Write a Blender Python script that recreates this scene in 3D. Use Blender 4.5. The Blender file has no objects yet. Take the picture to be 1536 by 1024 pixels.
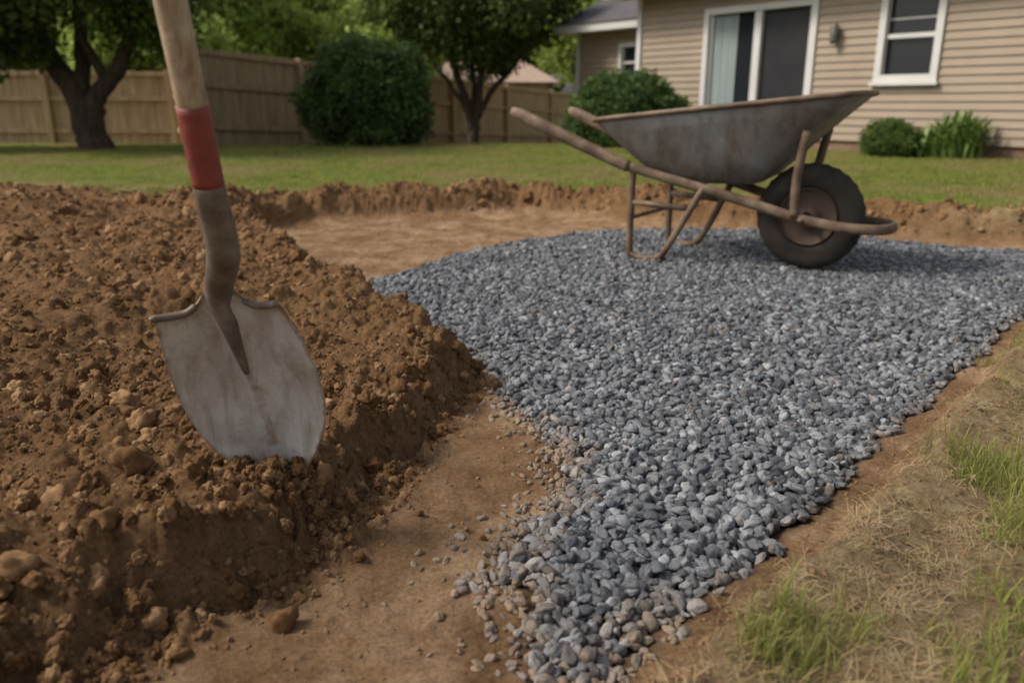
import bpy, bmesh, math, random
import numpy as np
from mathutils import Vector, Matrix, Euler
random.seed(7); R=np.random.RandomState(7)
scene=bpy.context.scene

# ------------------------------------------------------------------ helpers
def link(o,parent=None):
    scene.collection.objects.link(o)
    if parent: o.parent=parent
    return o
def empty(name,loc=(0,0,0),rotz=0):
    e=bpy.data.objects.new(name,None); e.location=loc; e.rotation_euler=(0,0,rotz); e.empty_display_size=.2
    return link(e)
def mesh_obj(name,verts,faces,mat=None,parent=None,smooth=False,do_link=True):
    me=bpy.data.meshes.new(name); me.from_pydata([tuple(v) for v in verts],[],[tuple(f) for f in faces]); me.update()
    if smooth: me.polygons.foreach_set('use_smooth',[True]*len(me.polygons))
    o=bpy.data.objects.new(name,me)
    if mat: me.materials.append(mat)
    if do_link: link(o,parent)
    return o
class MB:
    def __init__(s): s.v=[]; s.f=[]
    def add(s,v,f):
        n=len(s.v); s.v+= [tuple(q) for q in v]; s.f+=[tuple(i+n for i in q) for q in f]
    def box(s,x0,x1,y0,y1,z0,z1):
        v=[(x0,y0,z0),(x1,y0,z0),(x1,y1,z0),(x0,y1,z0),(x0,y0,z1),(x1,y0,z1),(x1,y1,z1),(x0,y1,z1)]
        s.add(v,[(0,3,2,1),(4,5,6,7),(0,1,5,4),(1,2,6,5),(2,3,7,6),(3,0,4,7)])
    def tube(s,pts,rad,seg=12,flat=1.0,up=(0,0,1)):
        pts=[Vector(p) for p in pts]; n=len(pts)
        if not hasattr(rad,'__len__'): rad=[rad]*n
        V=[];F=[]; prev=None
        for i,p in enumerate(pts):
            t=(pts[min(i+1,n-1)]-pts[max(i-1,0)]).normalized()
            if prev is None:
                a=Vector(up); 
                if abs(a.dot(t))>.95: a=Vector((1,0,0))
                a=(a-t*a.dot(t)).normalized()
            else:
                a=(prev-t*prev.dot(t)).normalized()
            prev=a; b=t.cross(a)
            for k in range(seg):
                q=2*math.pi*k/seg
                V.append(p+a*math.cos(q)*rad[i]*flat+b*math.sin(q)*rad[i])
        for i in range(n-1):
            for k in range(seg):
                F.append((i*seg+k,i*seg+(k+1)%seg,(i+1)*seg+(k+1)%seg,(i+1)*seg+k))
        F.append(tuple(range(seg))[::-1]); F.append(tuple((n-1)*seg+k for k in range(seg)))
        s.add(V,F)
    def obj(s,name,mat,parent=None,smooth=False):
        return mesh_obj(name,s.v,s.f,mat,parent,smooth)
def smoothpath(pts,sub=6):
    P=[Vector(p) for p in pts]; out=[]
    for i in range(len(P)-1):
        p0=P[max(i-1,0)];p1=P[i];p2=P[i+1];p3=P[min(i+2,len(P)-1)]
        for k in range(sub):
            t=k/sub
            out.append(.5*((2*p1)+(p2-p0)*t+(2*p0-5*p1+4*p2-p3)*t*t+(-p0+3*p1-3*p2+p3)*t**3))
    out.append(P[-1]); return out

# ---- numpy noise
perm=R.permutation(4096)
def hsh(ix,iy,s=0):
    return perm[(perm[(ix+s*131)&4095]+iy)&4095]
def perlin(x,y,s=0):
    xi=np.floor(x).astype(np.int64); yi=np.floor(y).astype(np.int64); xf=x-xi; yf=y-yi
    def g(ix,iy,dx,dy):
        a=hsh(ix,iy,s)*(2*math.pi/4096); return np.cos(a)*dx+np.sin(a)*dy
    u=xf*xf*xf*(xf*(xf*6-15)+10); v=yf*yf*yf*(yf*(yf*6-15)+10)
    n00=g(xi,yi,xf,yf); n10=g(xi+1,yi,xf-1,yf); n01=g(xi,yi+1,xf,yf-1); n11=g(xi+1,yi+1,xf-1,yf-1)
    return ((n00*(1-u)+n10*u)*(1-v)+(n01*(1-u)+n11*u)*v)*1.5
def fbm(x,y,o=4,s=0,g=.5):
    r=0;a=1;t=0
    for i in range(o):
        r=r+a*perlin(x*2**i,y*2**i,s+i*7);t+=a;a*=g
    return r/t
def bumps(x,y,cell,s,prob=.7,rmin=.25,rmax=.6):
    """half-buried round clods, height in units of cell"""
    X=x/cell;Y=y/cell; xi=np.floor(X).astype(np.int64); yi=np.floor(Y).astype(np.int64)
    out=np.zeros_like(X)
    for dx in(-1,0,1):
        for dy in(-1,0,1):
            cx=xi+dx;cy=yi+dy
            h1=hsh(cx,cy,s)/4096.;h2=hsh(cx,cy,s+1)/4096.;h3=hsh(cx,cy,s+2)/4096.;h4=hsh(cx,cy,s+3)/4096.
            r=rmin+(rmax-rmin)*h3**2
            d2=(X-cx-h1)**2+(Y-cy-h2)**2
            out=np.maximum(out,np.where(h4<prob,np.sqrt(np.maximum(r*r-d2,0)),0))
    return out
def sstep(a,b,x):
    t=np.clip((x-a)/(b-a),0,1); return t*t*(3-2*t)
def sdf(x,y,poly):
    """signed distance, negative inside"""
    P=np.array(poly,float); n=len(P)
    d=np.full(x.shape,1e9); ins=np.zeros(x.shape,bool)
    for i in range(n):
        ax,ay=P[i]; bx,by=P[(i+1)%n]
        ex,ey=bx-ax,by-ay; wx=x-ax; wy=y-ay
        t=np.clip((wx*ex+wy*ey)/(ex*ex+ey*ey),0,1)
        d=np.minimum(d,(wx-ex*t)**2+(wy-ey*t)**2)
        c=((ay<=y)&(by>y))|((by<=y)&(ay>y))
        if ey!=0: ins^= c&(x<ax+(y-ay)*ex/ey)
    d=np.sqrt(d); return np.where(ins,-d,d)

# ------------------------------------------------------------------ materials
def new_mat(name):
    m=bpy.data.materials.new(name); m.use_nodes=True; nt=m.node_tree
    return m,nt,nt.nodes['Principled BSDF']
def N(nt,t,**k):
    n=nt.nodes.new(t)
    for a,b in k.items(): setattr(n,a,b)
    return n
def ramp(nt,stops):
    r=nt.nodes.new('ShaderNodeValToRGB'); e=r.color_ramp.elements
    while len(e)<len(stops): e.new(.5)
    for q,(p,c) in zip(e,stops):
        q.position=p; q.color=(*c,1)
    return r
def noise(nt,scale,detail=4,rough=.55,vec=None,dist=0):
    n=nt.nodes.new('ShaderNodeTexNoise'); n.inputs['Scale'].default_value=scale; n.inputs['Detail'].default_value=detail
    n.inputs['Roughness'].default_value=rough; n.inputs['Distortion'].default_value=dist
    if vec: nt.links.new(vec,n.inputs['Vector'])
    return n
def mix(nt,f,a,b,mode='MIX'):
    m=nt.nodes.new('ShaderNodeMix'); m.data_type='RGBA'; m.blend_type=mode
    for k,v in((0,f),(6,a),(7,b)):
        if isinstance(v,(int,float)): m.inputs[k].default_value=v
        elif isinstance(v,tuple): m.inputs[k].default_value=(*v,1)
        else: nt.links.new(v,m.inputs[k])
    return m.outputs[2]
def bump(nt,bsdf,h,strength,dist):
    b=nt.nodes.new('ShaderNodeBump'); b.inputs['Strength'].default_value=strength; b.inputs['Distance'].default_value=dist
    nt.links.new(h,b.inputs['Height']); nt.links.new(b.outputs[0],bsdf.inputs['Normal'])
def coord(nt,which='Object',scale=None):
    t=nt.nodes.new('ShaderNodeTexCoord').outputs[which]
    if scale:
        m=nt.nodes.new('ShaderNodeMapping'); m.inputs['Scale'].default_value=scale; nt.links.new(t,m.inputs[0]); return m.outputs[0]
    return t
def simple(name,stops,scale=8,rough=.8,detail=5,bstr=.3,bdist=.005,metal=0,vscale=None,spec=.3,bscale=None):
    m,nt,b=new_mat(name); v=coord(nt,'Object',vscale)
    n=noise(nt,scale,detail,.6,v); r=ramp(nt,stops); nt.links.new(n.outputs[0],r.inputs[0]); nt.links.new(r.outputs[0],b.inputs['Base Color'])
    b.inputs['Roughness'].default_value=rough; b.inputs['Metallic'].default_value=metal; b.inputs['Specular IOR Level'].default_value=spec
    n2=noise(nt,bscale or scale*4,6,.65,v); bump(nt,b,n2.outputs[0],bstr,bdist); return m

# ground
m_ground,nt,b=new_mat('ground_soil_and_lawn'); v=coord(nt)
def attr(nm,typ='GEOMETRY',out='Fac'):
    a=N(nt,'ShaderNodeAttribute',attribute_name=nm,attribute_type=typ); return a.outputs[out]
n1=noise(nt,3.0,6,.6,v); n2=noise(nt,28,8,.7,v); n3=noise(nt,140,6,.7,v)
dk=ramp(nt,[(.28,(.10,.05,.021)),(.5,(.205,.113,.051)),(.72,(.34,.205,.105))]); nt.links.new(n2.outputs[0],dk.inputs[0])
dk2=mix(nt,n1.outputs[0],dk.outputs[0],mix(nt,.5,dk.outputs[0],(.28,.163,.078)))
g3=ramp(nt,[(.3,(.55,.52,.5)),(.6,(1.12,1.12,1.12))]); nt.links.new(n3.outputs[0],g3.inputs[0])
dk3=mix(nt,1.0,dk2,g3.outputs[0],'MULTIPLY')
cp=ramp(nt,[(.32,(.15,.083,.04)),(.46,(.29,.175,.094)),(.66,(.49,.335,.205))]); n4=noise(nt,6,11,.72,v,.4); nt.links.new(n4.outputs[0],cp.inputs[0])
cp2=mix(nt,.85,cp.outputs[0],g3.outputs[0],'MULTIPLY')
c1=mix(nt,attr('compact'),dk3,cp2)
st=ramp(nt,[(.3,(.17,.108,.052)),(.5,(.3,.215,.115)),(.72,(.47,.36,.21))]); nt.links.new(n2.outputs[0],st.inputs[0])
c2=mix(nt,attr('straw'),c1,mix(nt,.6,st.outputs[0],g3.outputs[0],'MULTIPLY'))
lw=ramp(nt,[(.3,(.10,.12,.03)),(.5,(.18,.18,.055)),(.68,(.33,.27,.12))]); nt.links.new(n1.outputs[0],lw.inputs[0])
c3=mix(nt,attr('grass'),c2,lw.outputs[0])
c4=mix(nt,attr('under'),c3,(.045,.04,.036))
nt.links.new(c4,b.inputs['Base Color']); b.inputs['Roughness'].default_value=.95; b.inputs['Specular IOR Level'].default_value=.15
nb=noise(nt,75,10,.78,v); bump(nt,b,nb.outputs[0],1.,.016)

m_clod,nt,b=new_mat('soil_clod'); v=coord(nt); oi=N(nt,'ShaderNodeObjectInfo')
r=ramp(nt,[(0,(.13,.068,.03)),(.6,(.22,.125,.058)),(1,(.34,.21,.11))]); nt.links.new(oi.outputs['Random'],r.inputs[0])
ad=N(nt,'ShaderNodeAttribute',attribute_name='tint',attribute_type='INSTANCER')
n1=noise(nt,4,8,.7,v); g=ramp(nt,[(.3,(.6,.57,.55)),(.65,(1.2,1.2,1.2))]); nt.links.new(n1.outputs[0],g.inputs[0])
nt.links.new(mix(nt,1.,mix(nt,ad.outputs['Fac'],r.outputs[0],(.34,.22,.125)),g.outputs[0],'MULTIPLY'),b.inputs['Base Color']); b.inputs['Roughness'].default_value=.95; b.inputs['Specular IOR Level'].default_value=.12
bump(nt,b,noise(nt,7,8,.75,v).outputs[0],1.,.003)
# pebbles
m_peb,nt,b=new_mat('blue_grey_stone'); v=coord(nt)
oi=N(nt,'ShaderNodeObjectInfo'); rr=ramp(nt,[(0,(.055,.06,.067)),(.35,(.11,.117,.128)),(.7,(.175,.184,.197)),(.92,(.25,.258,.27)),(1,(.35,.35,.35))]); nt.links.new(oi.outputs['Random'],rr.inputs[0])
n1=noise(nt,2.6,10,.75,v); g=ramp(nt,[(.3,(.5,.5,.51)),(.65,(1.25,1.25,1.25))]); nt.links.new(n1.outputs[0],g.inputs[0])
c=mix(nt,1.0,rr.outputs[0],g.outputs[0],'MULTIPLY')
ad=N(nt,'ShaderNodeAttribute',attribute_name='tint',attribute_type='INSTANCER')
c=mix(nt,ad.outputs['Fac'],c,(.27,.185,.115)); nt.links.new(c,b.inputs['Base Color'])
b.inputs['Roughness'].default_value=.62; b.inputs['Specular IOR Level'].default_value=.35; bump(nt,b,noise(nt,5,7,.7,v).outputs[0],.8,.003)

def leafmat(name,lo,hi,trans=.35,root=None):
    m,nt,b=new_mat(name); oi=N(nt,'ShaderNodeObjectInfo'); r=ramp(nt,[(0,lo),(1,hi)]); nt.links.new(oi.outputs['Random'],r.inputs[0])
    ad=N(nt,'ShaderNodeAttribute',attribute_name='tint',attribute_type='INSTANCER')
    c=mix(nt,ad.outputs['Fac'],r.outputs[0],root or (.38,.3,.14)) 
    nt.links.new(c,b.inputs['Base Color']); b.inputs['Roughness'].default_value=.6; b.inputs['Specular IOR Level'].default_value=.25
    tr=N(nt,'ShaderNodeBsdfTranslucent'); nt.links.new(c,tr.inputs[0]); ms=N(nt,'ShaderNodeMixShader'); ms.inputs[0].default_value=trans
    nt.links.new(b.outputs[0],ms.inputs[1]); nt.links.new(tr.outputs[0],ms.inputs[2]); nt.links.new(ms.outputs[0],nt.nodes['Material Output'].inputs[0])
    return m
m_grass=leafmat('grass_blade',(.17,.22,.04),(.34,.37,.09),.45)
m_straw=leafmat('dry_straw',(.3,.21,.11),(.52,.4,.24),.2)
m_leafd=leafmat('dark_leaf',(.04,.065,.016),(.12,.165,.04))
m_leafm=leafmat('mid_leaf',(.06,.105,.022),(.15,.21,.05))
m_leafb=leafmat('bright_leaf',(.2,.29,.05),(.46,.54,.15),.5)
m_leafbush=leafmat('shrub_leaf',(.035,.07,.02),(.13,.2,.055))
m_bark=simple('bark',[(.3,(.04,.03,.022)),(.7,(.12,.09,.065))],scale=6,vscale=(3,3,.6),bstr=1,bdist=.03,rough=.95)
m_fence=simple('weathered_fence_wood',[(.25,(.26,.175,.095)),(.5,(.4,.285,.17)),(.75,(.5,.375,.24))],scale=3,vscale=(4,4,.4),bstr=.4,bdist=.01,rough=.85)
m_siding=simple('tan_vinyl_siding',[(.3,(.32,.25,.185)),(.7,(.37,.295,.22))],scale=1.2,rough=.6,bstr=.1,bdist=.002)
m_white=simple('white_trim',[(.3,(.58,.57,.55)),(.7,(.67,.66,.64))],scale=2,rough=.5,bstr=.05)
m_found=simple('foundation_brown',[(.3,(.17,.11,.07)),(.7,(.27,.18,.12))],scale=5,rough=.9)
m_roof=simple('roof_shingle',[(.3,(.075,.068,.075)),(.7,(.15,.135,.145))],scale=9,rough=.95,bstr=.8,bdist=.02)
m_roof2=simple('neighbour_roof_shingle',[(.3,(.34,.24,.19)),(.7,(.44,.33,.26))],scale=6,rough=.95)
m_curt=simple('interior_blind',[(.3,(.22,.28,.28)),(.7,(.34,.39,.38))],scale=2,vscale=(8,1,.4),rough=.8)
m_screen=simple('dark_door_screen',[(.3,(.018,.018,.022)),(.7,(.03,.03,.034))],scale=3,rough=.5,spec=.3)
m_glass,nt,b=new_mat('window_glass'); b.inputs['Base Color'].default_value=(.02,.023,.028,1); b.inputs['Roughness'].default_value=.12; b.inputs['Specular IOR Level'].default_value=.35
bump(nt,b,noise(nt,.8,1,.5,coord(nt)).outputs[0],.1,.05)
m_lamp=simple('lamp_metal',[(.3,(.12,.11,.1)),(.7,(.2,.19,.18))],rough=.5)
# shovel wood
m_wood,nt,b=new_mat('ash_handle_wood'); v=coord(nt,'Object',(30,30,2.2)); n1=noise(nt,3,8,.65,v,.6)
r=ramp(nt,[(.28,(.17,.1,.055)),(.45,(.36,.26,.165)),(.62,(.5,.39,.27)),(.8,(.58,.48,.36))]); nt.links.new(n1.outputs[0],r.inputs[0])
n2=noise(nt,22,6,.7,coord(nt)); g=ramp(nt,[(.35,(.6,.52,.45)),(.55,(1,1,1))]); nt.links.new(n2.outputs[0],g.inputs[0])
nt.links.new(mix(nt,.8,r.outputs[0],g.outputs[0],'MULTIPLY'),b.inputs['Base Color']); b.inputs['Roughness'].default_value=.7; bump(nt,b,n1.outputs[0],.4,.003)
m_red,nt,b=new_mat('worn_red_paint'); n1=noise(nt,18,9,.72,coord(nt)); r=ramp(nt,[(.3,(.09,.025,.018)),(.45,(.2,.036,.026)),(.6,(.26,.05,.035)),(.72,(.33,.16,.11))]); nt.links.new(n1.outputs[0],r.inputs[0])
nt.links.new(r.outputs[0],b.inputs['Base Color']); b.inputs['Roughness'].default_value=.6; bump(nt,b,noise(nt,90,5,.7,coord(nt)).outputs[0],.4,.002)
# shovel metal
m_socket=simple('dirty_steel_socket',[(.3,(.085,.062,.045)),(.5,(.155,.12,.092)),(.72,(.24,.2,.16))],scale=26,rough=.55,metal=.15,bstr=.25,bdist=.001,bscale=150)
m_blade,nt,b=new_mat('worn_steel_blade'); v=coord(nt)
n1=noise(nt,9,9,.7,v,.3); n2=noise(nt,5,6,.6,coord(nt,'Object',(6,6,1)),.5)
r=ramp(nt,[(.27,(.3,.23,.165)),(.41,(.48,.44,.395)),(.56,(.6,.585,.57)),(.68,(.5,.42,.33)),(.8,(.4,.3,.2))]); nt.links.new(n1.outputs[0],r.inputs[0])
r2=ramp(nt,[(.32,(.64,.58,.5)),(.55,(1,1,1))]); nt.links.new(n2.outputs[0],r2.inputs[0])
c=mix(nt,1.,r.outputs[0],r2.outputs[0],'MULTIPLY')
ed=N(nt,'ShaderNodeAttribute',attribute_name='rust'); n3=noise(nt,45,7,.75,v)
ma=N(nt,'ShaderNodeMath',operation='MULTIPLY_ADD'); nt.links.new(n3.outputs[0],ma.inputs[0]); ma.inputs[1].default_value=1.6; nt.links.new(ed.outputs['Fac'],ma.inputs[2])
ms=N(nt,'ShaderNodeMapRange'); nt.links.new(ma.outputs[0],ms.inputs[0]); ms.inputs[1].default_value=1.05; ms.inputs[2].default_value=1.6
c=mix(nt,ms.outputs[0],c,(.24,.15,.085)); nt.links.new(c,b.inputs['Base Color']); b.inputs['Metallic'].default_value=.15; b.inputs['Roughness'].default_value=.42
bump(nt,b,noise(nt,60,8,.75,v).outputs[0],.35,.002)
# wheelbarrow
m_tray,nt,b=new_mat('weathered_steel_tray'); v=coord(nt)
n1=noise(nt,4,10,.7,v,.4); r=ramp(nt,[(.3,(.15,.085,.045)),(.42,(.165,.14,.115)),(.56,(.19,.183,.172)),(.74,(.27,.263,.25))]); nt.links.new(n1.outputs[0],r.inputs[0])
n2=noise(nt,6,8,.7,coord(nt,'Object',(1.5,1.5,.5))); g=ramp(nt,[(.35,(.5,.42,.35)),(.56,(1,1,1))]); nt.links.new(n2.outputs[0],g.inputs[0])
nt.links.new(mix(nt,.9,r.outputs[0],g.outputs[0],'MULTIPLY'),b.inputs['Base Color']); b.inputs['Roughness'].default_value=.5; b.inputs['Specular IOR Level'].default_value=.5; bump(nt,b,noise(nt,30,8,.7,v).outputs[0],.35,.004)
m_rustbar=simple('rusty_painted_tube',[(.3,(.075,.046,.03)),(.5,(.15,.102,.068)),(.72,(.26,.19,.132))],scale=12,rough=.6,metal=.1,bstr=.4,bdist=.002)
m_tyre=simple('dusty_rubber',[(.3,(.022,.018,.015)),(.6,(.05,.042,.035)),(.8,(.1,.08,.06))],scale=8,rough=.9,bstr=.4,bdist=.004)
m_rim=simple('rusty_rim',[(.3,(.05,.035,.025)),(.7,(.13,.09,.065))],scale=9,rough=.75,metal=.1)

# ------------------------------------------------------------------ terrain
GR=[(-.67,3.17),(-.5,3.46),(-.29,3.86),(.04,4.31),(.39,4.59),(.91,4.75),(1.39,4.64),(1.93,4.36),(2.3,4.12),(2.6,3.9),(3.05,3.7),(2.75,3.5),(1.83,2.76),(1.47,2.35),(1.26,2.13),(1.01,1.84),(.82,1.64),(.64,1.4),(.5,1.26),(.39,1.13),(.3,1.06),(.22,.98),(.12,.86),(.05,.88),(.03,.98),(.02,1.06),(-.02,1.1),(.03,1.24),(.1,1.36),(.12,1.54),(.08,1.72),(-.03,1.94),(-.05,2.06),(-.14,2.35),(-.32,2.67),(-.5,2.96)]
EP=[(-1.1,.3),(-.68,.74),(-.53,.864),(-.44,.994),(-.355,1.078),(-.289,1.238),(-.23,1.474),(-.19,1.64),(-.12,1.88),(-.07,2.0),(-.18,2.28),(-.36,2.6),(-.56,2.93),(-.74,3.16),(-.95,3.6),(-1.25,4.1),(-1.5,4.55),(-1.25,5.0),(-.7,5.25),(0,5.5),(.5,5.3),(.95,4.95),(1.95,4.45),(2.6,4.05),(3.3,3.75),(2.85,3.42),(1.9,2.73),(1.53,2.33),(1.31,2.11),(1.06,1.82),(.87,1.62),(.69,1.38),(.55,1.24),(.44,1.11),(.35,1.04),(.27,.96),(.17,.85),(.04,.7),(-.1,.3)]
DP=[(-12,8.2),(-4.1,6.5),(-2.9,5.45),(-2.2,5.0),(-1.75,5.0),(-1.33,5.6),(-.77,5.75),(-.1,6.05),(.2,6.0),(.7,5.7),(1.1,5.25),(2.0,4.8),(2.75,4.4),(3.6,3.95),(4.2,3.3),(2.3,2.5),(1.65,2.0),(1.2,1.5),(1.0,1.15),(.85,.85),(.7,.4),(.6,-1),(-12,-1)]
def terrain(x,y,full=False):
    x=np.asarray(x,float);y=np.asarray(y,float)
    dE=sdf(x,y,EP); dG=sdf(x,y,GR); dD=sdf(x,y,DP)
    wob=fbm(x*6,y*6,4,3)*.055+fbm(x*22,y*22,4,9,.6)*.034
    lawn=.06+fbm(x*.8,y*.8,3,20)*.02-.05*np.clip(y-13,0,13)
    left=sstep(.35,-.25,x-0.0)*sstep(5.4,4.3,y+.0*x)
    left=np.maximum(left,sstep(-1.2,-1.9,x)*sstep(6.6,5.0,y+.25*(x+2)))
    left*=sstep(3.9,2.9,y-1.3*np.clip(-x-.6,0,3))*.6+.4
    mound=.066*left+.13*np.exp(-((x+3.0)**2/1.6+(y-4.3)**2/.9))+.05*np.exp(-((x+1.4)**2/.5+(y-2.4)**2/.7))+.045*np.exp(-((x+1.0)**2/.1+(y-1.5)**2/.12))+.018*np.exp(-((x+.34)**2+(y-1.2)**2)/.006)
    zout=lawn+mound+left*fbm(x*2.6,y*2.6,4,31)*.08
    right=(1-left)*sstep(3.9,3.2,y-.25*x)
    zout=zout+right*(.03*np.exp(-((dE-.07)/.07)**2)*(1+fbm(x*5,y*5,3,33)*1.2)+fbm(x*7,y*7,4,35)*.018)
    d=dE+wob*(.5+.5*left)
    w=.07+.02*(1-left)+left*.07*sstep(-.3,.5,fbm(x*4,y*4,3,37))
    s=sstep(0,1,d/w)
    zin=fbm(x*2,y*2,4,41)*.014+fbm(x*14,y*14,4,44)*.011
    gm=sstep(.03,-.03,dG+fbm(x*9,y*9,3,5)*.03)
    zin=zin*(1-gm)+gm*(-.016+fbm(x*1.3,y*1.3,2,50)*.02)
    far=sstep(3.6,4.8,y+.25*np.abs(x))
    fb=np.exp(-((d-.22)/.19)**2)*far
    berm=.12*fb*(1+fbm(x*3,y*3,4,60)*1.0)
    z=zin+(zout-zin)*s+berm
    soil=sstep(.06,-.06,dD+fbm(x*5,y*5,4,70)*.12)
    s2=sstep(-.5,.6,d/w)
    talus=left*np.exp(-np.clip(-d,0,9)/.05)*(1-s)*(1-gm)
    z=z+talus*(.016+.02*fbm(x*8,y*8,3,62))
    lumpy=.5+.5*sstep(-.2,.25,fbm(x*2.1,y*2.1,3,64))
    lumpy=np.maximum(lumpy,np.exp(-(d/.14)**2))
    rough=soil*s2*(left*.95*lumpy+.18+.75*fb)+talus*.6
    rough=np.clip(rough,0,1)
    cl=bumps(x,y,.13,80,.35,.15,.5)*.055+bumps(x+.3,y,.05,90,.6)*.024+bumps(x,y+.2,.023,100,.7)*.012
    near=sstep(4,2.2,y)
    cl=cl+near*bumps(x,y,.012,110,.8)*.0075
    bil=np.abs(fbm(x*9,y*9,5,120,.6))*.075+np.abs(fbm(x*50,y*50,3,125))*.015
    z=z+rough*(cl+bil-.03)
    edge=np.exp(-((dE)/.04)**2)*(.3+left)
    z=z+(1-gm)*(edge*.4)*(bumps(x,y,.03,130,.7)*.02)+(1-gm)*(1-s)*(bumps(x,y,.03,133,.35,.1,.4)*.013+bumps(x,y,.013,136,.45,.1,.45)*.009)
    if not full: return z
    compact=np.clip((1-s)*(1-edge*.5)*(1-gm)*(1-.6*talus)*(1-fb)*sstep(-.3,.25,fbm(x*3,y*3,4,140)+.18),0,1)
    straw=(1-left)*s*sstep(3.2,2.6,y-.6*np.clip(x,0,5))*soil
    grass=1-soil
    return z,compact,straw,grass,gm,rough,dG,dE,dD,left,s
def axis_pts(a,b,h0,cent,grow):
    p=[0.0]; 
    while p[-1]<b: p.append(p[-1]+h0*max(1,(p[-1]/cent))**grow)
    q=[0.0]
    while q[-1]>a: q.append(q[-1]-h0*max(1,(-q[-1]/cent))**grow)
    return np.array(q[:0:-1]+p)
xs=axis_pts(-400,400,.005,.9,1.5)
ys=[.3]
while ys[-1]<500: ys.append(ys[-1]+.0036*max(.8,ys[-1])**(1.05 if ys[-1]<7 else 1.0)*(1 if ys[-1]<6.5 else min(12,1+(ys[-1]-6.5)*2)))
ys=np.array([-30,-12,-5,-2,-.8,-.3,0,.15]+ys)
X,Y=np.meshgrid(xs,ys); nx,ny=len(xs),len(ys)
z,compact,straw,grass,gm,rough,dG,dE,dD,left,ss=terrain(X.ravel(),Y.ravel(),True)
me=bpy.data.meshes.new('ground'); nv=nx*ny
co=np.stack([X.ravel(),Y.ravel(),z],1).astype(np.float32)
idx=np.arange(nv).reshape(ny,nx)
q=np.stack([idx[:-1,:-1],idx[:-1,1:],idx[1:,1:],idx[1:,:-1]],-1).reshape(-1,4)
me.vertices.add(nv); me.vertices.foreach_set('co',co.ravel())
me.loops.add(q.size); me.loops.foreach_set('vertex_index',q.ravel().astype(np.int32))
me.polygons.add(len(q)); me.polygons.foreach_set('loop_start',np.arange(0,q.size,4,dtype=np.int32)); me.polygons.foreach_set('loop_total',np.full(len(q),4,np.int32))
me.polygons.foreach_set('use_smooth',np.ones(len(q),bool)); me.update(calc_edges=True)
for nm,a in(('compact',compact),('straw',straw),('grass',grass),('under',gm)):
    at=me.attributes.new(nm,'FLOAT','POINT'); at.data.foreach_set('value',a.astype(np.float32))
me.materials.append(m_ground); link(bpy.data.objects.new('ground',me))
print('terrain',nx,ny)

# ------------------------------------------------------------------ instancing
def tmpl_coll(name,objs):
    c=bpy.data.collections.new(name)
    for o in objs: c.objects.link(o)
    return c
def scatter(name,pts,rot,scl,coll,tint=None,parent=None):
    n=len(pts); me=bpy.data.meshes.new(name); me.vertices.add(n); me.vertices.foreach_set('co',np.asarray(pts,np.float32).ravel())
    a=me.attributes.new('rot','FLOAT_VECTOR','POINT'); a.data.foreach_set('vector',np.asarray(rot,np.float32).ravel())
    scl=np.asarray(scl,np.float32)
    if scl.ndim==1: scl=np.repeat(scl[:,None],3,1)
    a=me.attributes.new('scl','FLOAT_VECTOR','POINT'); a.data.foreach_set('vector',scl.ravel())
    a=me.attributes.new('tint','FLOAT','POINT'); a.data.foreach_set('value',(np.zeros(n) if tint is None else np.asarray(tint)).astype(np.float32))
    a=me.attributes.new('pick','INT','POINT'); a.data.foreach_set('value',R.randint(0,len(coll.objects),n).astype(np.int32))
    o=bpy.data.objects.new(name,me); link(o,parent)
    ng=bpy.data.node_groups.new(name+'_gn','GeometryNodeTree')
    ng.interface.new_socket('Geometry',in_out='INPUT',socket_type='NodeSocketGeometry'); ng.interface.new_socket('Geometry',in_out='OUTPUT',socket_type='NodeSocketGeometry')
    gi=ng.nodes.new('NodeGroupInput'); go=ng.nodes.new('NodeGroupOutput'); ip=ng.nodes.new('GeometryNodeInstanceOnPoints')
    ci=ng.nodes.new('GeometryNodeCollectionInfo'); ci.inputs['Collection'].default_value=coll; ci.inputs['Separate Children'].default_value=True; ci.inputs['Reset Children'].default_value=True
    def na(nm,t):
        k=ng.nodes.new('GeometryNodeInputNamedAttribute'); k.data_type=t; k.inputs[0].default_value=nm; return k.outputs[0]
    L=ng.links.new
    L(gi.outputs[0],ip.inputs['Points']); L(ci.outputs[0],ip.inputs['Instance']); ip.inputs['Pick Instance'].default_value=True
    L(na('pick','INT'),ip.inputs['Instance Index']); L(na('rot','FLOAT_VECTOR'),ip.inputs['Rotation']); L(na('scl','FLOAT_VECTOR'),ip.inputs['Scale'])
    L(ip.outputs[0],go.inputs[0]); md=o.modifiers.new('scatter','NODES'); md.node_group=ng
    return o
def stone(name,mat,sub,amp,flat,seed,fr=1.6,rough2=0,cut=.75,ncut=6):
    bm=bmesh.new(); bmesh.ops.create_icosphere(bm,subdivisions=sub,radius=.5)
    from mathutils import noise as mn
    off=Vector((seed*7.1,seed*3.3,seed*1.7))
    rs=random.Random(seed); planes=[(Vector((rs.gauss(0,1),rs.gauss(0,1),rs.gauss(0,1))).normalized(),rs.uniform(.3,.44)) for _ in range(ncut)]
    for v in bm.verts:
        p=v.co.copy()
        for n_,d_ in planes:
            k=p.dot(n_)-d_
            if k>0: p-=n_*k*cut
        p*=1+amp*mn.noise(v.co*fr*2+off)+rough2*mn.noise(v.co*9+off)
        v.co=Vector((p.x,p.y*.8,p.z*flat))
    me=bpy.data.meshes.new(name); bm.to_mesh(me); bm.free(); me.materials.append(mat)
    me.polygons.foreach_set('use_smooth',[True]*len(me.polygons))
    return bpy.data.objects.new(name,me)
peb=tmpl_coll('pebble_shapes',[stone('pebble_%d'%i,m_peb,3,.4,.6+.06*(i%3),i+1,1.5,.05,.7) for i in range(10)])
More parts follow.
